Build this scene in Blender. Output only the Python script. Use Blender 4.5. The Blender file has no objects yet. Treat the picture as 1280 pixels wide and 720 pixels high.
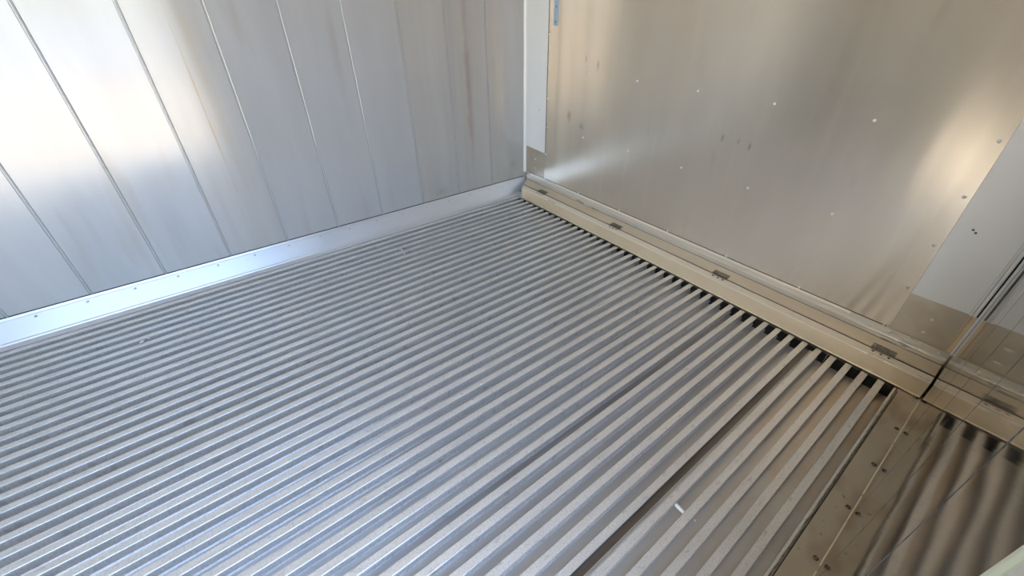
import bpy, bmesh, math, random
from mathutils import Matrix, Vector, noise
random.seed(7)
sc = bpy.context.scene
col = sc.collection

# ---------------------------------------------------------------- camera
cam_data = bpy.data.cameras.new('camera')
cam = bpy.data.objects.new('camera', cam_data)
col.objects.link(cam)
_M = Matrix(((0.6240777482657012, -0.4444784357795957, 0.6426242169779599),
             (0.7813461467798072, 0.3497197292853217, -0.5169084153512588),
             (0.00501627670291313, 0.824702995675125, 0.5655438142995772)))
cam.matrix_world = Matrix.Translation((2.19621264, -1.74778461, 1.10699548)) @ _M.to_4x4()
cam_data.sensor_fit = 'HORIZONTAL'
cam_data.sensor_width = 36.0
cam_data.lens = 36.0 * 524.482 / 1280.0
cam_data.shift_x = -18.18 / 1280.0
cam_data.shift_y = -3.31 / 1280.0
cam_data.clip_start = 0.01
sc.camera = cam

# ---------------------------------------------------------------- world, sun, exposure
world = bpy.data.worlds.new('sky')
sc.world = world
world.use_nodes = True
wn = world.node_tree
bg = wn.nodes['Background']
sky = wn.nodes.new('ShaderNodeTexSky')
sky.sky_type = 'NISHITA'
sky.sun_disc = False
sky.sun_elevation = math.radians(48)
sky.sun_rotation = math.radians(200)
sky.air_density = 1.0
sky.dust_density = 1.5
wn.links.new(sky.outputs[0], bg.inputs[0])
bg.inputs[1].default_value = 0.36
sun_d = bpy.data.lights.new('sun', 'SUN')
sun_d.energy = 7.0
sun_d.angle = math.radians(0.6)
sun_d.color = (1.0, 0.93, 0.82)
sun = bpy.data.objects.new('sun', sun_d)
col.objects.link(sun)
sun.rotation_euler = Vector((0.50, 0.90, 1.10)).to_track_quat('Z', 'Y').to_euler()
# sampling portal in the side door opening (gives no light of its own, only guides sky sampling)
portal_d = bpy.data.lights.new('door_portal', 'AREA')
portal_d.shape = 'RECTANGLE'
portal_d.size = 2.1
portal_d.size_y = 1.83
portal_d.cycles.is_portal = True
portal = bpy.data.objects.new('door_portal', portal_d)
col.objects.link(portal)
portal.location = (2.40, -2.384, 1.05)
portal.rotation_euler = (0, math.pi / 2, 0)
sc.view_settings.view_transform = 'Standard'
sc.view_settings.look = 'None'
sc.view_settings.gamma = 1.0
sc.view_settings.use_curve_mapping = False
sc.view_settings.exposure = 2.1
sc.cycles.use_denoising = True
sc.cycles.denoising_input_passes = 'RGB_ALBEDO_NORMAL'
sc.cycles.denoising_prefilter = 'ACCURATE'
sc.cycles.max_bounces = 14
sc.cycles.glossy_bounces = 12
sc.cycles.diffuse_bounces = 6
sc.cycles.sample_clamp_indirect = 4.0
sc.cycles.blur_glossy = 2.0
sc.cycles.caustics_reflective = True

# ---------------------------------------------------------------- sizes
W = 2.286          # inner width
CH_Z0 = -0.040     # channel bottom
PITCH = 0.051      # floor rib pitch
X0 = 0.0956        # right edge of the first rib
TOPW = 0.0215
YR = -5.2          # rear
HC = 2.35          # ceiling
DY0, DY1, DH = -1.468, -3.3, 2.1     # side door opening

# ---------------------------------------------------------------- materials
def mat(name):
    m = bpy.data.materials.new(name)
    m.use_nodes = True
    nt = m.node_tree
    b = nt.nodes['Principled BSDF']
    return m, nt, b

def nd(nt, t, **kw):
    n = nt.nodes.new(t)
    for k, v in kw.items():
        setattr(n, k, v)
    return n

def noise_tex(nt, scale, loc_scale=(1, 1, 1), detail=3.0, rough=0.55):
    tc = nd(nt, 'ShaderNodeNewGeometry')
    mp = nd(nt, 'ShaderNodeMapping')
    mp.inputs['Scale'].default_value = loc_scale
    nz = nd(nt, 'ShaderNodeTexNoise')
    nz.inputs['Scale'].default_value = scale
    nz.inputs['Detail'].default_value = detail
    nz.inputs['Roughness'].default_value = rough
    nt.links.new(tc.outputs['Position'], mp.inputs['Vector'])
    nt.links.new(mp.outputs[0], nz.inputs['Vector'])
    return nz

def ramp(nt, src, stops):
    r = nd(nt, 'ShaderNodeValToRGB')
    el = r.color_ramp.elements
    while len(el) < len(stops):
        el.new(0.5)
    for e, (p, c) in zip(el, stops):
        e.position = p
        e.color = (*c, 1) if len(c) == 3 else c
    nt.links.new(src, r.inputs[0])
    return r

def g(v):
    return (v, v, v)

def metal(name, base, rough, scale, stretch, var=0.06, rvar=0.08, metallic=1.0,
          bump=0.0, bscale=6.0, bstretch=(1, 1, 1), aniso=0.0, tangent=None, stain_sheen=None, blobs=None):
    """brushed or rolled metal: colour and roughness vary with a stretched noise"""
    m, nt, b = mat(name)
    b.inputs['Metallic'].default_value = metallic
    nz = noise_tex(nt, scale, stretch, 4.0)
    lo = tuple(max(0, c * (1 - var)) for c in base)
    hi = tuple(min(1, c * (1 + var)) for c in base)
    r = ramp(nt, nz.outputs['Fac'], [(0.3, lo), (0.7, hi)])
    cout = r.outputs[0]
    if stain_sheen:
        for (sscale, sstretch, p0, p1, scol, amt) in stain_sheen:
            sn = noise_tex(nt, sscale, sstretch, 2.5, 0.5)
            sr = ramp(nt, sn.outputs['Fac'], [(p0, g(0)), (p1, g(amt))])
            mx = nd(nt, 'ShaderNodeMix', data_type='RGBA')
            nt.links.new(sr.outputs[0], mx.inputs[0])
            nt.links.new(cout, mx.inputs[6])
            mx.inputs[7].default_value = (*scol, 1)
            cout = mx.outputs[2]
    for (ctr, rad, bcol, amt) in (blobs or []):
        # a smudge of its own: soft ellipsoid at a fixed place on the surface, ragged by noise
        ge = nd(nt, 'ShaderNodeNewGeometry')
        sb = nd(nt, 'ShaderNodeVectorMath', operation='SUBTRACT'); sb.inputs[1].default_value = ctr
        nt.links.new(ge.outputs['Position'], sb.inputs[0])
        dv = nd(nt, 'ShaderNodeVectorMath', operation='DIVIDE'); dv.inputs[1].default_value = rad
        nt.links.new(sb.outputs[0], dv.inputs[0])
        ln = nd(nt, 'ShaderNodeVectorMath', operation='LENGTH'); nt.links.new(dv.outputs[0], ln.inputs[0])
        bn_ = noise_tex(nt, 9.0, (1, 1, 1), 4.0)
        ad = nd(nt, 'ShaderNodeMath', operation='MULTIPLY_ADD')
        nt.links.new(bn_.outputs['Fac'], ad.inputs[0]); ad.inputs[1].default_value = 0.9; nt.links.new(ln.outputs['Value'], ad.inputs[2])
        br = ramp(nt, ad.outputs[0], [(0.55, g(amt)), (1.0, g(0))])
        br.color_ramp.elements[0].position = 0.45
        mx = nd(nt, 'ShaderNodeMix', data_type='RGBA')
        nt.links.new(br.outputs[0], mx.inputs[0]); nt.links.new(cout, mx.inputs[6]); mx.inputs[7].default_value = (*bcol, 1)
        cout = mx.outputs[2]
    nt.links.new(cout, b.inputs['Base Color'])
    rr = ramp(nt, nz.outputs['Fac'], [(0.25, g(max(0, rough - rvar))), (0.75, g(rough + rvar))])
    nt.links.new(rr.outputs[0], b.inputs['Roughness'])
    if bump:
        bn = noise_tex(nt, bscale, bstretch, 2.0)
        bp = nd(nt, 'ShaderNodeBump')
        bp.inputs['Strength'].default_value = 1.0
        bp.inputs['Distance'].default_value = bump
        nt.links.new(bn.outputs['Fac'], bp.inputs['Height'])
        nt.links.new(bp.outputs[0], b.inputs['Normal'])
    if aniso:
        b.inputs['Anisotropic'].default_value = aniso
        cv = nd(nt, 'ShaderNodeCombineXYZ')
        for i in range(3):
            cv.inputs[i].default_value = tangent[i]
        nt.links.new(cv.outputs[0], b.inputs['Tangent'])
    return m

def plain(name, base, rough=0.5, metallic=0.0):
    m, nt, b = mat(name)
    b.inputs['Base Color'].default_value = (*base, 1)
    b.inputs['Roughness'].default_value = rough
    b.inputs['Metallic'].default_value = metallic
    return m

M_left = metal('left_panel_aluminium', (0.47, 0.47, 0.475), 0.15, 2.2, (1, 3, 0.5), 0.05, 0.04, metallic=0.18,
               bump=0.0016, bscale=2.2, bstretch=(1, 2.2, 0.5), aniso=0.35, tangent=(0, 0, 1),
               stain_sheen=[(3.0, (1, 3.2, 0.45), 0.60, 0.78, (0.36, 0.31, 0.24), 0.45)])
M_left_stain = metal('left_panel_stained', (0.46, 0.45, 0.44), 0.18, 2.2, (1, 5, 0.4), 0.06, 0.05, metallic=0.18,
               bump=0.0016, bscale=2.2, bstretch=(1, 2.2, 0.5), aniso=0.35, tangent=(0, 0, 1),
               stain_sheen=[(3.0, (1, 5.0, 0.25), 0.50, 0.75, (0.44, 0.39, 0.31), 0.35)],
               blobs=[((0, -1.642, 0.75), (1, 0.008, 0.75), (0.42, 0.31, 0.12), 0.75), ((0, -1.600, 0.90), (1, 0.050, 0.9), (0.44, 0.39, 0.30), 0.55),
                      ((0, -0.405, 0.75), (1, 0.045, 1.3), (0.36, 0.28, 0.24), 0.75), ((0, -0.64, 0.14), (1, 0.10, 0.06), (0.34, 0.32, 0.29), 0.5),
                      ((0, -0.10, 0.20), (1, 0.10, 0.10), (0.36, 0.33, 0.29), 0.5)])
M_right = metal('right_wall_polished', (0.31, 0.285, 0.245), 0.05, 3.0, (1, 2, 0.4), 0.10, 0.02,
                bump=0.0010, bscale=2.2, bstretch=(1, 1.6, 0.45),
                stain_sheen=[(2.6, (1, 2.4, 0.8), 0.50, 0.75, (0.22, 0.20, 0.18), 0.5)])
M_front = metal('front_sheet_stainless', (0.78, 0.68, 0.55), 0.18, 1.8, (2.6, 1, 0.35), 0.05, 0.03, metallic=0.8,
                bump=0.0012, bscale=2.0, bstretch=(2.5, 1, 0.5), aniso=0.8, tangent=(0, 0, 1),
                stain_sheen=[(5.0, (3, 1, 0.8), 0.64, 0.80, (0.36, 0.31, 0.25), 0.25), (9.0, (3, 1, 0.10), 0.56, 0.74, (0.92, 0.81, 0.66), 0.30)],  # second layer: pale brushed streaks painting in reflected seam lines
                blobs=[((0.585, 0, 0.832), (0.022, 1, 0.055), (0.22, 0.18, 0.14), 0.7), ((0.500, 0, 0.850), (0.015, 1, 0.035), (0.22, 0.18, 0.14), 0.5),
                       ((0.400, 0, 0.560), (0.040, 1, 0.060), (0.26, 0.22, 0.18), 0.6), ((0.500, 0, 0.520), (0.05, 1, 0.04), (0.26, 0.22, 0.18), 0.5),
                       ((1.316, 0, 0.633), (0.018, 1, 0.045), (0.28, 0.25, 0.22), 0.6), ((1.434, 0, 0.622), (0.016, 1, 0.035), (0.28, 0.25, 0.22), 0.6), ((1.385, 0, 0.632), (0.012, 1, 0.025), (0.28, 0.25, 0.22), 0.5)])
M_front_dull = metal('front_corner_sheet', (0.60, 0.53, 0.42), 0.30, 4.0, (1, 1, 1), 0.10, 0.06, metallic=0.6,
                stain_sheen=[(9.0, (1, 1, 1), 0.52, 0.75, (0.40, 0.32, 0.20), 0.4)])
M_kick = metal('kick_plate_alloy', (0.82, 0.67, 0.45), 0.32, 5.0, (0.5, 3, 3), 0.05, 0.06, metallic=0.45,
               stain_sheen=[(4.0, (0.8, 1, 1), 0.52, 0.78, (0.60, 0.45, 0.26), 0.25)])
M_flange = metal('kick_flange_alloy', (0.74, 0.69, 0.60), 0.30, 6.0, (0.4, 3, 3), 0.04, 0.05, metallic=0.55)
M_panel = metal('kick_upper_panel_alloy', (0.74, 0.65, 0.51), 0.34, 5.0, (0.5, 3, 3), 0.04, 0.05, metallic=0.45,
               stain_sheen=[(6.0, (0.8, 1, 1), 0.50, 0.75, (0.66, 0.52, 0.32), 0.3)])
M_kick_light = metal('kick_plate_ledge', (0.92, 0.84, 0.69), 0.30, 6.0, (0.4, 3, 3), 0.04, 0.06, metallic=0.35)  # lighter copy of the kick alloy, with the ledge highlight in its colour
M_trim = metal('trim_aluminium', (0.64, 0.65, 0.675), 0.36, 8.0, (2, 0.4, 2), 0.04, 0.07, metallic=0.5)
M_cover = metal('cover_strip_coated', (0.92, 0.92, 0.89), 0.35, 3.0, (1, 1, 0.5), 0.015, 0.03, metallic=0.08)
M_rib = metal('rib_top_worn_aluminium', (0.80, 0.80, 0.785), 0.33, 26.0, (2.0, 0.30, 0.5), 0.05, 0.04, metallic=0.5,
              bump=0.0001, bscale=160.0, bstretch=(1, 0.5, 1),
              stain_sheen=[(10.0, (2.5, 0.25, 0.3), 0.45, 0.80, (0.56, 0.54, 0.50), 0.25),
                     (75.0, (1, 0.4, 0.3), 0.62, 0.72, (0.34, 0.32, 0.29), 0.4), (260.0, (1, 0.8, 0.5), 0.50, 0.62, (0.60, 0.585, 0.55), 0.55)])
M_chan = metal('channel_floor_aluminium', (0.62, 0.605, 0.575), 0.30, 7.0, (2.5, 0.3, 1), 0.04, 0.02, metallic=0.45,
               blobs=[((2.20, -0.35, CH_Z0), (0.50, 1.3, 1), (0.60, 0.45, 0.28), 0.75), ((1.95, -2.0, CH_Z0), (0.30, 1.2, 1), (0.52, 0.44, 0.34), 0.3)])
M_joint = metal('joint_strip_dark', (0.20, 0.185, 0.175), 0.45, 12.0, (4, 0.3, 1), 0.18, 0.1)
M_joint2 = metal('joint_strip_grey', (0.62, 0.60, 0.58), 0.40, 12.0, (4, 0.3, 1), 0.12, 0.1)
M_edge = metal('floor_edge_plate', (0.58, 0.52, 0.42), 0.36, 6.0, (1.5, 0.8, 1), 0.08, 0.07, metallic=0.5,
               stain_sheen=[(8.0, (1.6, 0.8, 1), 0.50, 0.70, (0.33, 0.23, 0.14), 0.55),
                      (60.0, (1, 1, 1), 0.68, 0.76, (0.15, 0.13, 0.11), 0.6)])
M_weld = metal('weld_bead', (0.34, 0.32, 0.28), 0.42, 60.0, (1, 1, 1), 0.3, 0.1, bump=0.002, bscale=120.0)
M_dark = plain('dark_gap_shadow', (0.025, 0.023, 0.02), 0.7)  # near-black for open joints and for shadow lines built as strips
M_gutter = plain('gutter_dark', (0.035, 0.037, 0.036), 0.6)  # even near-black for the plate under the channels
M_rivet = plain('rivet_steel', (0.95, 0.93, 0.88), 0.25, 0.2)
M_rivet_dull = metal('floor_rivet_worn', (0.24, 0.19, 0.15), 0.26, 90.0, (1, 1, 1), 0.25, 0.1)
M_hinge = metal('hinge_steel', (0.30, 0.285, 0.25), 0.32, 60.0, (1, 1, 1), 0.2, 0.1)
M_screw = plain('screw_dark_steel', (0.16, 0.15, 0.14), 0.4, 1.0)
M_rivet_trim = plain('trim_rivet_steel', (0.55, 0.55, 0.55), 0.3, 0.95)
M_plate = plain('blue_film_plate', (0.42, 0.56, 0.72), 0.35, 0.3)
M_ceil = plain('ceiling_white_panel', (0.76, 0.74, 0.69), 0.5)
M_door = plain('door_frame_white', (0.86, 0.86, 0.83), 0.35)
M_gasket = plain('door_gasket_pale_green', (0.72, 0.78, 0.62), 0.5)
M_plastic = plain('white_plastic', (0.85, 0.84, 0.81), 0.4)
M_shred = plain('grey_plastic_shred', (0.62, 0.62, 0.62), 0.5)
M_chip = plain('bright_swarf', (0.85, 0.85, 0.85), 0.25, 1.0)

def ground_mat():
    m, nt, b = mat('yard_concrete')
    nz = noise_tex(nt, 0.6, (1, 1, 1), 6.0)
    r = ramp(nt, nz.outputs['Fac'], [(0.3, (0.50, 0.415, 0.30)), (0.7, (0.60, 0.51, 0.385))])
    nt.links.new(r.outputs[0], b.inputs['Base Color'])
    b.inputs['Roughness'].default_value = 0.9
    return m
M_ground = ground_mat()
M_kerb = plain('kerb_grey', (0.24, 0.24, 0.25), 0.9)
M_far = plain('far_pavement_grey', (0.40, 0.41, 0.42), 0.9)
M_far_wall = plain('far_building_render', (0.55, 0.55, 0.53), 0.9)

# ---------------------------------------------------------------- helpers
def link(name, me, m=None, parent=None):
    o = bpy.data.objects.new(name, me)
    if m is not None and not me.materials:
        me.materials.append(m)
    col.objects.link(o)
    if parent is not None:
        o.parent = parent
    return o

def tag(o, label=None, cat=None, group=None, kind=None):
    if label: o['label'] = label
    if cat: o['category'] = cat
    if group: o['group'] = group
    if kind: o['kind'] = kind
    return o

def empty(name, loc=(0, 0, 0)):
    o = bpy.data.objects.new(name, None)
    o.empty_display_size = 0.05
    col.objects.link(o)
    o.location = loc
    return o

def mesh(name, verts, faces, smooth=False):
    me = bpy.data.meshes.new(name)
    me.from_pydata([tuple(v) for v in verts], [], faces)
    me.update()
    bm = bmesh.new(); bm.from_mesh(me)
    bmesh.ops.recalc_face_normals(bm, faces=bm.faces)
    bm.to_mesh(me); bm.free()
    if smooth:
        for p in me.polygons: p.use_smooth = True
    return me

def box_me(name, x0, x1, y0, y1, z0, z1, bevel=0.0):
    bm = bmesh.new()
    bmesh.ops.create_cube(bm, size=1.0)
    for v in bm.verts:
        v.co = Vector((x0 if v.co.x < 0 else x1, y0 if v.co.y < 0 else y1, z0 if v.co.z < 0 else z1))
    if bevel:
        bmesh.ops.bevel(bm, geom=bm.edges[:], offset=bevel, segments=2, affect='EDGES', profile=0.6)
    me = bpy.data.meshes.new(name); bm.to_mesh(me); bm.free()
    return me

def extrude(name, prof, place, a, b, n=1):
    """closed profile (list of 2d points) swept from a to b; place(p, t) -> 3d"""
    V = []; F = []
    k = len(prof)
    for i in range(n + 1):
        t = a + (b - a) * i / n
        V += [place(p, t) for p in prof]
    for i in range(n):
        for j in range(k):
            F.append((i * k + j, i * k + (j + 1) % k, (i + 1) * k + (j + 1) % k, (i + 1) * k + j))
    F.append(tuple(range(k - 1, -1, -1)))
    F.append(tuple(n * k + j for j in range(k)))
    return mesh(name, V, F)

def arc(cx, cy, r, a0, a1, n):
    return [(cx + r * math.cos(math.radians(a0 + (a1 - a0) * i / n)), cy + r * math.sin(math.radians(a0 + (a1 - a0) * i / n))) for i in range(n + 1)]

def dome_me(name, r, h, seg=8, hole=False):
    """domed head along +z"""
    V = []; F = []
    rings = [(1.0, 0.0), (0.96, 0.45), (0.66, 0.86)]
    if hole: rings += [(0.42, 0.92), (0.32, 0.45)]
    for rr, hh in rings:
        V += [(r * rr * math.cos(2 * math.pi * i / seg), r * rr * math.sin(2 * math.pi * i / seg), h * hh) for i in range(seg)]
    for k in range(len(rings) - 1):
        for i in range(seg):
            F.append((k * seg + i, k * seg + (i + 1) % seg, (k + 1) * seg + (i + 1) % seg, (k + 1) * seg + i))
    top = len(V)
    V.append((0, 0, h * (0.4 if hole else 1.0)))
    k = len(rings) - 1
    for i in range(seg):
        F.append((k * seg + i, k * seg + (i + 1) % seg, top))
    F.append(tuple(range(seg - 1, -1, -1)))
    return mesh(name, V, F, smooth=True)

def place_mesh(name, me, m, parent, loc, zdir=(0, 0, 1), rot=0.0, scale=1.0):
    o = link(name, me, m, parent)
    q = Vector(zdir).to_track_quat('Z', 'Y')
    o.rotation_mode = 'QUATERNION'
    from mathutils import Quaternion
    o.rotation_quaternion = q @ Quaternion((0, 0, 1), rot)
    o.location = loc
    o.scale = (scale, scale, scale)
    return o

# ---------------------------------------------------------------- outside
yard = link('ground', box_me('ground', -40, 80, -70, 70, -1.30, -1.20), M_ground)
tag(yard, 'pale sandy concrete yard outside below the body', 'ground', kind='structure')
o = link('kerb', box_me('kerb', 19.2, 20.6, -60, 60, -1.20, -1.08, 0.02), M_kerb)
tag(o, 'dark grey kerb across the yard outside the side door', 'kerb', kind='structure')
o = link('pavement', box_me('pavement', 20.6, 60, -60, 60, -1.20, -1.10), M_far)
tag(o, 'grey pavement beyond the kerb outside', 'pavement', kind='structure')

# ---------------------------------------------------------------- floor
floor = link('floor', box_me('floor', -0.05, W + 0.05, YR, 0.05, -0.14, -0.095), M_gutter)
tag(floor, 'ribbed aluminium load floor of parallel T-shaped bars running to the front wall', 'floor', kind='structure')
CH_Z = -0.040
ch = link('channel_floor', box_me('channel_floor', 0.02, W - 0.002, YR + 0.02, -0.140, CH_Z - 0.006, CH_Z), M_chan, floor)
tag(ch, 'smooth tan-grey metal in the bottom of the channels')

def rib_profile():
    w = TOPW / 2; t = 0.0042; wb = 0.0028; c = 0.0009
    return [(-w + c, 0), (w - c, 0), (w, -c), (w, -t + 0.001), (w - 0.002, -t), (wb, -t - 0.003), (wb * 0.8, CH_Z + 0.004), (wb + 0.004, CH_Z),
            (-wb - 0.004, CH_Z), (-wb * 0.8, CH_Z + 0.004), (-wb, -t - 0.003), (-w + 0.002, -t), (-w, -t + 0.001), (-w, -c)]
rp = rib_profile()
rib_me = extrude('rib', rp, lambda p, t: (p[0], t, p[1]), 0.0, -4.9, 1)
rib_me.materials.append(M_rib)
rnd = random.Random(3)
for i in range(42):
    xc = X0 + PITCH * i - TOPW / 2
    r = link('rib', rib_me, None, floor)
    r.location = (xc, -0.122 + rnd.uniform(-0.0015, 0.0015), rnd.uniform(-0.0003, 0.0003))

# joints between floor panels (two of the channels are closed with an interlocking strip)
xa = X0 + PITCH * 36; xb = xa + PITCH - TOPW
jp = [(xa - 0.001, -0.016), (xa - 0.001, -0.0085), (xa + 0.0285, -0.0085), (xa + 0.0290, -0.016)]
j = link('joint_strip', extrude('joint_strip', jp, lambda p, t: (p[0], t, p[1]), -0.15, -4.9), M_joint, floor)
tag(j, 'dark brown grooved joint between two floor panels')
for (a_, b_, h_, mm) in [(0.0195, 0.0206, -0.0060, M_rib), (0.0225, 0.0238, -0.0050, M_rib), (0.0258, 0.0285, -0.0040, M_rib)]:
    q2 = link('joint_ridge', box_me('joint_ridge', xa + a_, xa + b_, -4.9, -0.15, -0.0086, h_), mm, j)
xa2 = X0 + PITCH * 30
jp2 = [(xa2 - 0.0050, -0.0395), (xa2 - 0.0050, -0.037), (xa2 + 0.0340, -0.037), (xa2 + 0.0340, -0.0395)]
j = link('joint_strip', extrude('joint_strip', jp2, lambda p, t: (p[0], t, p[1]), -0.15, -4.9), M_joint2, floor)
tag(j, 'grey joint channel between two floor panels')

# right floor edge plate, welded seam and pop rivets
ep = link('trim_1', box_me('trim_1', 2.2235, W - 0.001, -4.9, -0.118, -0.006, 0.0015, 0.0006), M_edge)
tag(ep, 'stained flat alloy edge plate along the floor under the right wall', 'trim', kind='structure')
lip = link('edge_lip', box_me('edge_lip', 2.2135, 2.2205, -4.9, -0.120, -0.010, 0.001, 0.0008), M_rib, ep)
V = []; F = []
nseg = 300; kk = 7
rnd = random.Random(11)
for i in range(nseg + 1):
    y = -0.135 - (3.2) * i / nseg
    wob = 0.0018 * noise.noise(Vector((y * 22, 0, 3)))
    hh = 0.0034 + 0.0022 * noise.noise(Vector((y * 70, 5, 0)))
    for q in range(kk):
        a = math.pi * q / (kk - 1)
        V.append((2.2222 + wob + 0.0028 * math.cos(a), y, 0.0 + hh * math.sin(a)))
for i in range(nseg):
    for q in range(kk - 1):
        F.append((i * kk + q, i * kk + q + 1, (i + 1) * kk + q + 1, (i + 1) * kk + q))
wb = link('weld_bead', mesh('weld_bead', V, F, True), M_weld, ep)
gp = link('gap_line', box_me('gap_line', 2.2254, 2.2280, -4.8, -0.14, 0.0010, 0.0019), M_dark, ep)  # thin near-black strip beside the weld
tag(gp, 'dark line beside the weld')
pop = dome_me('rivet', 0.0066, 0.0040, 10, True); pop.materials.append(M_rivet_dull)
for i in range(18):
    place_mesh('rivet', pop, None, ep, (W - 0.0129 + (0.001 if i % 2 else 0), -0.1251 - 0.1973 * i, 0.0015), rot=i * 0.7)

# ---------------------------------------------------------------- left wall
wl = link('wall_left', box_me('wall_left', -0.10, -0.003, YR, 0.05, -0.09, HC + 0.05), M_left)
tag(wl, 'left side wall of tall satin grey metal panels with raised vertical seams', 'wall', kind='structure')
seams = [-0.0, -0.276, -0.5236, -0.770, -1.0215, -1.270, -1.520, -1.769, -2.0185, -2.266, -2.510, -2.758, -3.006, -3.254, -3.502, -3.750, -3.998, -4.246, -4.494, -4.742, -4.99, -5.19]
def panel_profile(y0, y1, sx=1):
    # plan profile of one panel from y0 (towards front wall) down to y1; bead on its y1 edge
    g_ = 0.0016
    return [(-0.0028, y0 - g_), (-0.002, y0 - g_), (0.0, y0 - g_ - 0.0015), (0.0, y1 + 0.0088), (0.0010, y1 + 0.0078), (0.0028, y1 + 0.0070),
            (0.0036, y1 + 0.0054), (0.0030, y1 + 0.0034), (0.0010, y1 + 0.0020), (-0.0020, y1 + 0.0012), (-0.0028, y1 + 0.0012)]
rnd = random.Random(5)
for i in range(len(seams) - 1):
    y0, y1 = seams[i], seams[i + 1]
    pp = panel_profile(y0, y1)
    me = extrude('wall_panel', [(p[0], p[1] - y0) for p in pp], lambda p, t: (p[0], p[1], t), 0.06, HC - 0.002, 1)
    st = i in (0, 1, 2, 6)
    p = link('wall_panel', me, M_left_stain if st else M_left, wl)
    p.location = (0, y0, 0)
    # tiny tilt from sheet to sheet
    p.rotation_euler = (0, 0, rnd.uniform(-0.0016, 0.0016))

# left base trim
lt = [(0.0005, 0.097), (0.003, 0.097), (0.0065, 0.088), (0.0085, 0.0865), (0.044, 0.0180), (0.0475, 0.0150), (0.0500, 0.0095), (0.0655, 0.0030), (0.0680, 0.0015), (0.0680, -0.006), (0.0005, -0.006)]
V = []
YC = -0.0065
secs = [(-4.9, lt), (YC, lt)]
mit = [(0.0005, -0.0045, 0.122), (0.004, -0.006, 0.120), (0.012, -0.012, 0.108), (0.018, -0.018, 0.086), (0.075, -0.085, 0.078), (0.100, -0.113, 0.073), (0.104, -0.116, 0.068), (0.108, -0.119, 0.030), (0.110, -0.120, 0.008), (0.110, -0.120, -0.006), (0.0005, -0.0045, -0.006)]
tl_me = extrude('trim_2', lt, lambda p, t: (p[0], t, p[1]), -4.9, YC, 1)
tl = link('trim_2', tl_me, M_trim)
tag(tl, 'bluish bare aluminium base trim sloping from the left wall to the ribbed floor', 'trim', kind='structure')
cp = link('corner_piece', extrude('corner_piece', [(0.060, 0.0005), (0.060, 0.0042), (0.090, 0.0018), (0.112, 0.0012), (0.112, -0.004), (0.060, -0.004)], lambda p, t: (p[0], t, p[1]), -0.121, -0.02), M_trim, tl)
tag(cp, 'small corner plate between base trim and kick plate')
dl = link('shadow_gap', box_me('shadow_gap', 0.0004, 0.0030, -4.9, -0.02, 0.0968, 0.1005), M_dark, tl)  # thin near-black strip along the top edge of the trim
tag(dl, 'dark line above the trim')
riv = dome_me('rivet', 0.0050, 0.0034, 8); riv.materials.append(M_rivet_trim)
sl = Vector((0.0355, 0, -0.0685)).normalized(); nrm = Vector((0.0685, 0, 0.0355)).normalized()
for i in range(31):
    y = -0.303 - 0.1524 * i
    if y < -4.8: break
    place_mesh('rivet', riv, None, tl, (0.0135, y, 0.0770), nrm)
for (x, y, z) in [(0.014, -0.232, 0.0755), (0.020, -0.205, 0.066), (0.013, -0.150, 0.080)]:
    place_mesh('rivet', riv, None, tl, (x, y, z), nrm)

# ---------------------------------------------------------------- front wall
wf = link('wall_front', box_me('wall_front', -0.05, W + 0.05, 0.0006, 0.10, -0.09, HC + 0.05), M_front_dull)
tag(wf, 'front bulkhead wall of brushed tan-grey sheet metal with rows of small rivets', 'wall', kind='structure')
fs = link('wall_sheet', box_me('wall_sheet', 0.203, 2.107, -0.0024, 0.0, 0.05, HC - 0.004, 0.0005), M_front, wf)
tag(fs, 'large brushed stainless sheet')
wr = dome_me('rivet', 0.0054, 0.0034, 8); wr.materials.append(M_rivet)
N = (0, -1, 0)
zr, rr_, xr, q_ = 0.7892, 0.3242, 0.5212, 0.3185
xr0 = xr
for r in range(-3, 3):
    for c in range(0, 5):
        place_mesh('rivet', wr, None, wf, (xr0 + q_ * c, -0.0024, zr - rr_ * r), N)
for r in range(-6, 5):
    z = zr - rr_ * r * 0.5
    place_mesh('rivet', wr, None, wf, (xr0 + q_ * 4.927 , -0.0024, z), N)
    place_mesh('rivet', wr, None, wf, (0.2130, -0.0024, z - 0.006), N)
for (x, z) in [(2.192, 0.223), (2.192, 0.168), (0.105, 0.237), (0.107, 0.179)]:
    place_mesh('rivet', wr, None, wf, (x, 0.0006, z), N)

# corner cover strips
cl = extrude('trim_3', [(0.0165, 0.308), (0.2035, 0.300), (0.2035, HC - 0.003), (0.0165, HC - 0.003)], lambda p, t: (p[0], t, p[1]), -0.0030, -0.0046)
o = link('trim_3', cl, M_cover)
tag(o, 'pale satin cover strip on the front wall in the left corner', 'trim', kind='structure')
so = link('edge_shadow_line', box_me('edge_shadow_line', 0.2036, 0.2060, -0.0042, -0.0025, 0.300, HC - 0.004), M_dark, o)  # near-black strip added as the edge shadow of the cover strip
tag(so, 'dark strip standing in for the shadow line along the cover edge')
ls = dome_me('screw', 0.0055, 0.0025, 8); ls.materials.append(M_rivet)
place_mesh('screw', ls, None, o, (0.143, -0.0046, 0.549), N)
mold = [(0.0008, -0.0150), (0.0030, -0.0150), (0.0040, -0.0135), (0.0040, -0.0115), (0.0052, -0.0090), (0.0080, -0.0062), (0.0110, -0.0048), (0.0130, -0.0046), (0.0142, -0.0034), (0.0142, -0.0012), (0.0008, -0.0012)]
o = link('trim_4', extrude('trim_4', mold, lambda p, t: (p[0], p[1], t), 0.1295, HC - 0.003), M_cover)
tag(o, 'narrow vertical moulding in the corner between left wall and front wall', 'trim', kind='structure')
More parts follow.
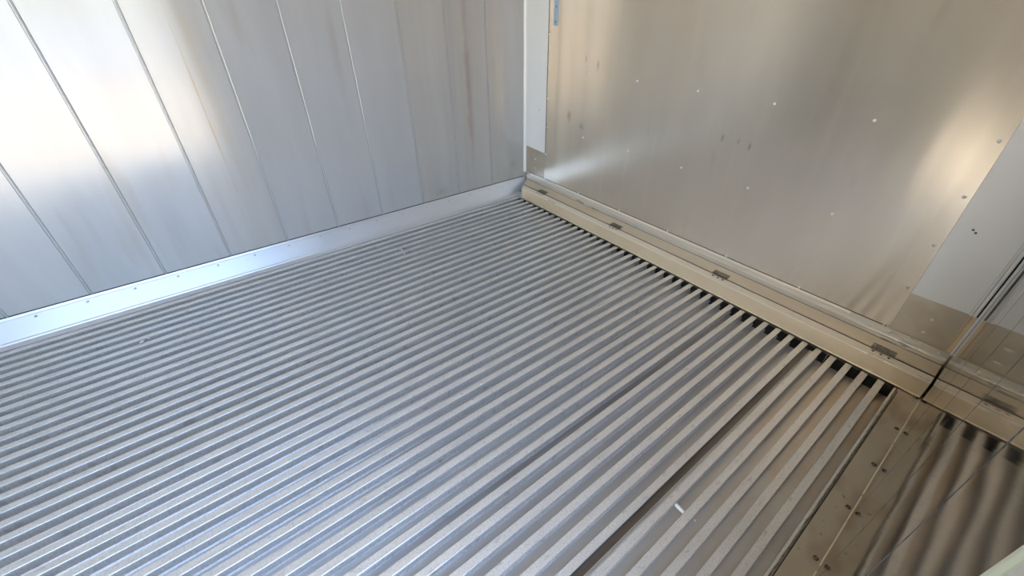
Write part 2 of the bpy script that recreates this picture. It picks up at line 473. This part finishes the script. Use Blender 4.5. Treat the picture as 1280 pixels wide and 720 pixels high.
o = link('trim_5', extrude('trim_5', [(2.108, 0.2885), (2.258, 0.2895), (2.258, HC - 0.003), (2.108, HC - 0.003)], lambda p, t: (p[0], t, p[1]), -0.0026, -0.0046), M_cover)
tag(o, 'wide pale satin cover strip on the front wall beside the polished right wall', 'trim', kind='structure')
for (x, z) in [(2.150, 0.543), (2.159, 0.536)]:
    s = link('hole_mark', dome_me('hole_mark', 0.0034, 0.0010, 8), M_screw, o)
    s.rotation_euler = (math.pi / 2, 0, 0); s.location = (x, -0.0046, z)
def rmold(x0):
    return [(x0, -0.001), (x0, -0.0075), (x0 + 0.002, -0.0100), (x0 + 0.005, -0.0100), (x0 + 0.0065, -0.0075), (x0 + 0.0065, -0.0050),
            (x0 + 0.0085, -0.0050), (x0 + 0.0085, -0.0095), (x0 + 0.0105, -0.0120), (x0 + 0.0145, -0.0120), (x0 + 0.016, -0.0095), (x0 + 0.016, -0.001)]
o = link('trim_6', extrude('trim_6', rmold(2.2590), lambda p, t: (p[0], p[1], t), 0.289, HC - 0.003), M_cover)
tag(o, 'double ribbed vertical moulding in the right corner above the cover strip foot', 'trim', kind='structure')
ab = link('angle_bar', box_me('angle_bar', 2.2792, 2.2856, -0.0125, -0.001, 0.1365, HC - 0.003, 0.0008), M_cover, o)
dk = link('shadow_gap', box_me('shadow_gap', 2.2752, 2.2790, -0.0045, -0.001, 0.289, HC - 0.003), M_dark, o)
tag(dk, 'dark slot between the moulding and the angle bar')
o = link('trim_7', extrude('trim_7', [(2.2630, -0.0005), (2.2630, -0.0060), (2.2640, -0.0080), (2.2655, -0.0080), (2.2665, -0.0050), (2.2700, -0.0035), (2.2788, -0.0035), (2.2788, -0.0005)], lambda p, t: (p[0], p[1], t), 0.136, 0.2885), M_kick)
tag(o, 'short tan foot of the right corner moulding above the kick plate', 'trim', kind='structure')

# ---------------------------------------------------------------- kick plate on the front wall
KX0, KX1 = 0.115, W - 0.004
kp = empty('kick_plate', (0, 0, 0))
tag(kp, 'long tan alloy kick plate with four hinges along the foot of the front wall', 'kick plate')
def kprof(pts): return pts
def xl(d): return 0.0245 + max(0.0, d) * 0.74
def swept(name, prof, m, parent, x1=None):
    # left end follows the mitre with the left trim, right end is square
    x1 = KX1 if x1 is None else x1
    kk = len(prof)
    V = [(xl(-p[0]), p[0], p[1]) for p in prof] + [(x1, p[0], p[1]) for p in prof]
    F = [(j, (j + 1) % kk, kk + (j + 1) % kk, kk + j) for j in range(kk)] + [tuple(range(kk)), tuple(range(2 * kk - 1, kk - 1, -1))]
    return link(name, mesh(name, V, F), m, parent)
o = swept('upper_flange', [(-0.0026, 0.1355), (-0.0044, 0.1355), (-0.0048, 0.1150), (-0.0085, 0.1120), (-0.0118, 0.1100), (-0.0132, 0.1070), (-0.0130, 0.1040), (-0.0112, 0.1010), (-0.0092, 0.0960), (-0.0086, 0.0846), (-0.0026, 0.0846)], M_flange, kp)
tag(o, 'silvery riveted flange with a rolled ridge')
o = swept('upper_panel', [(-0.0115, 0.0848), (-0.0125, 0.0864), (-0.0690, 0.0757), (-0.0690, 0.0715), (-0.0088, 0.0800)], M_panel, kp)
es = [(-0.0044, 0.1240), (-0.0044, 0.1350), (-0.0062, 0.1345), (-0.0080, 0.1310), (-0.0080, 0.1275), (-0.0065, 0.1245)]
o = link('edging_strip', extrude('edging_strip', es, lambda p, t: (t, p[0], p[1]), 0.325, 1.987), M_kick_light, kp)
tag(o, 'paler rounded edging strip')
o = link('shadow_gap', box_me('shadow_gap', 0.210, 2.10, -0.0040, -0.0026, 0.1352, 0.1375), M_dark, kp)
tag(o, 'dark gap line under the wall sheet')
fl = [(-0.1060, 0.0690), (-0.1060, 0.0640), (-0.1170, 0.0070), (-0.1215, 0.0050), (-0.1215, 0.0078), (-0.1200, 0.0100), (-0.1132, 0.0650), (-0.1122, 0.0690)]
kk = len(fl)
def xl2(d): return 0.0245 + d * 0.74
V = [(xl2(-p[0]), p[0], p[1]) for p in fl] + [(KX1, p[0], p[1]) for p in fl]
F = [(j, (j + 1) % kk, kk + (j + 1) % kk, kk + j) for j in range(kk)] + [tuple(range(kk)), tuple(range(2 * kk - 1, kk - 1, -1))]
o = link('flap', mesh('flap', V, F), M_kick, kp)
tag(o, 'hinged lower flap')
ld = [(-0.0738, 0.0715), (-0.0738, 0.0680), (-0.1125, 0.0660), (-0.1142, 0.0668), (-0.1150, 0.0690), (-0.1142, 0.0712), (-0.1120, 0.0722), (-0.1095, 0.0712), (-0.1060, 0.0702)]
kk = len(ld)
V = [(xl2(-p[0]), p[0], p[1]) for p in ld] + [(KX1, p[0], p[1]) for p in ld]
F = [(j, (j + 1) % kk, kk + (j + 1) % kk, kk + j) for j in range(kk)] + [tuple(range(kk)), tuple(range(2 * kk - 1, kk - 1, -1))]
o2 = link('flap_ledge', mesh('flap_ledge', V, F), M_kick_light, o)
tag(o2, 'rolled top edge of the flap, its highlight put into a paler colour')
o = link('shadow_gap', box_me('shadow_gap', 0.085, KX1, -0.0740, -0.0688, 0.0690, 0.0718), M_dark, kp)
tag(o, 'dark hinge line between flange and flap')
o = link('shadow_gap', box_me('shadow_gap', 0.04, KX1, -0.0112, -0.0085, 0.0846, 0.0858), M_dark, kp)  # dark strip placed as the shadow line of the ridge
tag(o, 'thin dark strip as painted shade under the rolled ridge')
hsc = dome_me('screw', 0.0036, 0.0014, 8); hsc.materials.append(M_hinge)
hsd = dome_me('screw_dark', 0.0042, 0.0020, 8); hsd.materials.append(M_screw)
nU = Vector((0, -0.0095, 0.051)).normalized()
nF = Vector((0, -0.002, 0.033)).normalized()
for hx in (0.262, 0.880, 1.504, 2.133):
    h = link('hinge', box_me('hinge', hx - 0.036, hx + 0.036, -0.0690, -0.0470, 0.0, 0.0016, 0.0005), M_hinge, kp)
    h.data.transform(Matrix.Translation((0, 0.0690, 0)))
    h.rotation_euler = (math.atan2(0.0095, 0.051), 0, 0)
    h.location = (0, -0.0680, 0.0764)
    # knuckle
    kn = link('knuckle', extrude('knuckle', arc(0, 0, 0.0026, 0, 315, 7), lambda p, t: (t, p[0], p[1]), hx - 0.036, hx + 0.036), M_screw, h)
    kn.location = (0, -0.0016, 0.0008)
    lf = link('lower_leaf', box_me('lower_leaf', hx - 0.036, hx + 0.036, -0.0075, -0.0044, -0.0016, 0.0004), M_hinge, h)
    for k3 in (-1, 0, 1):
        s = link('screw', hsc, None, h); s.location = (hx + k3 * 0.024, 0.0125, 0.0016)
        s2 = link('slot_screw', hsd, None, h); s2.location = (hx + k3 * 0.024, -0.0190, -0.0014)
kr = dome_me('rivet', 0.0056, 0.0042, 8); kr.materials.append(M_rivet)
for x in (2.115, 2.163, 2.210, 2.255):
    place_mesh('rivet', kr, None, kp, (x, -0.0050, 0.1215), N)
for (x, z) in [(0.040, 0.128), (0.085, 0.124), (0.135, 0.127), (0.170, 0.122), (0.205, 0.128)]:
    place_mesh('rivet', kr, None, kp, (x, -0.0050, z), N)

# small light blue plate high on the front wall
pl = link('metal_plate', box_me('metal_plate', 0.2425, 0.2760, -0.0046, -0.0026, 0.9860, 1.30, 0.0007), M_plate)
tag(pl, 'narrow light blue plate with dark screws high on the front wall by the left corner', 'plate')
for z in (1.003, 1.070, 1.14, 1.21, 1.275):
    s = link('screw', hsd, None, pl); s.rotation_euler = (math.pi / 2, 0, 0); s.location = (0.260, -0.0046, z)

# ---------------------------------------------------------------- right wall
wrr = link('wall_right', mesh('wall_right', *(lambda: (
    [(W + 0.010, 0.05, -0.09), (W + 0.10, 0.05, -0.09), (W + 0.10, 0.05, HC + 0.05), (W + 0.010, 0.05, HC + 0.05),
     (W + 0.010, DY0 - 0.004, -0.09), (W + 0.10, DY0 - 0.004, -0.09), (W + 0.10, DY0 - 0.004, HC + 0.05), (W + 0.010, DY0 - 0.004, HC + 0.05)],
    [(0, 1, 2, 3), (4, 7, 6, 5), (0, 4, 5, 1), (1, 5, 6, 2), (2, 6, 7, 3), (3, 7, 4, 0)]))()), M_dark)
tag(wrr, 'polished mirror-like right side wall reflecting the floor and kick plate', 'wall', kind='structure')
rs = [-0.0005, -0.276, -0.5236, -0.770, -1.0215, -1.270, DY0]
for i in range(len(rs) - 1):
    y0, y1 = rs[i], rs[i + 1]
    pr = [(0.009, -0.0008), (0.002, -0.0008), (0.0, -0.0022), (0.0, y1 - y0 + 0.0045), (0.0008, y1 - y0 + 0.0030), (0.003, y1 - y0 + 0.0010), (0.009, y1 - y0 + 0.0010)]
    p = link('wall_panel', extrude('wall_panel', pr, lambda p, t: (p[0], p[1], t), 0.0032, HC - 0.002), M_right, wrr)
    p.location = (W, y0, 0)
ws = link('bottom_glint', box_me('bottom_glint', W - 0.0016, W + 0.001, DY0, -0.12, 0.0012, 0.0042), M_kick_light, wrr)  # pale strip stands in for the reflection along the wall foot
tag(ws, 'thin pale strip added for the bright reflected line at the foot of the wall')
o = link('wall_right_rear', box_me('wall_right_rear', W, W + 0.10, YR, DY1, -0.09, HC + 0.05), M_left)
tag(o, 'rear part of the right wall behind the side door opening', 'wall', kind='structure')
o = link('wall_right_over_door', box_me('wall_right_over_door', W, W + 0.10, DY1, DY0 - 0.005, DH, HC + 0.05), M_left)
tag(o, 'panel above the side door opening', 'wall', kind='structure')

# side door frame
dr = empty('door_1', (W, DY0, 0))
tag(dr, 'white door frame of the side opening at the near end of the polished wall', 'door', kind='structure')
jm = link('jamb', box_me('jamb', W - 0.004, W + 0.105, DY0 - 0.075, DY0 - 0.0105, 0.003, DH, 0.004), M_door, dr)
jm.location = (-W, -DY0, 0)
gk = link('gasket', extrude('gasket', arc(W - 0.001, DY0 - 0.005, 0.0055, 0, 330, 11), lambda p, t: (p[0], p[1], t), 0.003, DH), M_gasket, dr)
gk.location = (-W, -DY0, 0)
tag(gk, 'pale green rubber gasket')
jm = link('jamb', box_me('jamb', W - 0.003, W + 0.105, DY1, DY1 + 0.04, 0.003, DH, 0.004), M_door, dr); jm.location = (-W, -DY0, 0)
sl_ = link('sill', box_me('sill', W + 0.001, W + 0.11, DY1 + 0.04, DY0 - 0.076, -0.09, 0.001, 0.002), M_trim, dr); sl_.location = (-W, -DY0, 0)

# ceiling and rear wall (behind the camera)
o = link('ceiling', box_me('ceiling', -0.10, W + 0.10, YR - 0.1, 0.10, HC, HC + 0.08), M_ceil)
tag(o, 'white panelled ceiling above the frame', 'ceiling', kind='structure')
o = link('wall_rear', box_me('wall_rear', -0.10, W + 0.10, YR - 0.1, YR, -0.14, HC), M_left)
tag(o, 'rear wall behind the camera', 'wall', kind='structure')

wrear = o
for i in range(9):
    w_ = 0.2485
    pr = panel_profile(0.0, -w_)
    pr = [(p[1] + w_, p[0]) for p in pr]
    me = extrude('wall_panel', pr, lambda p, t: (p[0], p[1], t), -0.05, HC - 0.002)
    p = link('wall_panel', me, M_left, wrear)
    p.location = (0.025 + i * w_, YR + 0.003, 0)

# ---------------------------------------------------------------- loose bits on the floor
def tube_me(name, pts, r, seg=8):
    V = []; F = []
    n = len(pts)
    for i, p in enumerate(pts):
        p = Vector(p)
        d = (Vector(pts[min(i + 1, n - 1)]) - Vector(pts[max(i - 1, 0)])).normalized()
        a = d.cross(Vector((0, 0, 1)))
        if a.length < 1e-3: a = d.cross(Vector((1, 0, 0)))
        a.normalize(); b = d.cross(a)
        rr = r[i] if isinstance(r, (list, tuple)) else r
        for s in range(seg):
            t = 2 * math.pi * s / seg
            V.append(p + a * rr * math.cos(t) + b * rr * math.sin(t))
    for i in range(n - 1):
        for s in range(seg):
            F.append((i * seg + s, i * seg + (s + 1) % seg, (i + 1) * seg + (s + 1) % seg, (i + 1) * seg + s))
    F.append(tuple(range(seg))); F.append(tuple((n - 1) * seg + s for s in range(seg - 1, -1, -1)))
    return mesh(name, V, F, True)

# white tube wedged across the channel right of the dark joint
t = link('plastic_tube', tube_me('plastic_tube', [(1.9842, -1.0615, -0.0075), (1.9850, -1.0614, -0.0073), (1.9980, -1.0620, -0.0078), (2.0108, -1.0628, -0.0085), (2.0118, -1.0628, -0.0085)], [0.0044, 0.0053, 0.0053, 0.0053, 0.0045], 12), M_plastic)
tag(t, 'short white plastic tube wedged across the channel right of the dark floor joint', 'tube')
t = link('plastic_chip', tube_me('plastic_chip', [(2.0385, -1.0560, -0.010), (2.0410, -1.0575, -0.0085), (2.0425, -1.0600, -0.0095)], [0.0012, 0.0022, 0.0010], 6), M_plastic)
tag(t, 'tiny white chip in the next channel to the right of the white tube', 'chip')
t = link('plastic_shred', tube_me('plastic_shred', [(0.246, -1.066, 0.0022), (0.266, -1.052, 0.0034), (0.285, -1.047, 0.0040), (0.305, -1.045, 0.0038), (0.312, -1.052, 0.0050), (0.334, -1.064, 0.0026), (0.358, -1.074, 0.0022)], [0.0020, 0.0038, 0.0030, 0.0042, 0.0036, 0.0034, 0.0018], 6), M_shred)
tag(t, 'pale forked plastic shred lying across the ribs near the left base trim', 'shred')
bm = bmesh.new(); bmesh.ops.create_icosphere(bm, subdivisions=2, radius=0.006)
for v in bm.verts:
    v.co *= 1 + 0.35 * noise.noise(v.co * 260)
    v.co.z *= 0.6
me = bpy.data.meshes.new('stone_chip'); bm.to_mesh(me); bm.free()
cs = [((0.326, -2.148, -0.0005), 'glassy pale chip at the lower left end of the pair on the left ribs'),
      ((0.312, -2.125, 0.0045), 'glassy pale chip at the upper right end of the pair on the left ribs')]
for k, (loc, lab) in enumerate(cs):
    c = link('stone_chip', me, M_chip if k == 0 else M_shred); c.location = (loc[0], loc[1], 0.0036); c.scale = (1, 1.5, 1) if k == 0 else (0.8, 1.1, 1)
    c.rotation_euler = (0, 0, 0.6 + k)
    tag(c, lab, 'chip')
bits = [((1.3120, -1.3150), 'left one of three bright metal burrs on neighbouring ribs mid floor'),
        ((1.3140, -1.2370), 'upper right one of three bright metal burrs on neighbouring ribs mid floor'),
        ((1.3560, -1.2990), 'lower right one of three bright metal burrs on neighbouring ribs mid floor'),
        ((1.2600, -0.5900), 'small white fleck on a rib in front of the kick plate middle')]
for (x, y), lab in bits:
    i = round((x - (X0 - TOPW / 2)) / PITCH); x = X0 - TOPW / 2 + PITCH * i + (0.004 if x < 1.34 else -0.004)
    c = link('metal_burr', me, M_chip); c.location = (x, y, 0.0012); c.scale = (0.38, 0.7, 0.45); c.rotation_euler = (0, 0, x * 9)
    tag(c, lab, 'burr')
for (x, y, lab) in [(1.9150, -0.1280, 'small curled wire end sticking up at the kick plate beside the dark joint'), (2.0010, -0.1290, 'small curled wire end sticking up two ribs right of the dark floor joint')]:
    c = link('wire_end', tube_me('wire_end', [(x, y + 0.001, -0.0940), (x + 0.001, y + 0.001, -0.03), (x + 0.002, y - 0.001, -0.004), (x + 0.0045, y - 0.001, 0.004), (x + 0.0060, y - 0.002, 0.0035)], 0.0010, 6), M_kick_light)
    tag(c, lab, 'wire')
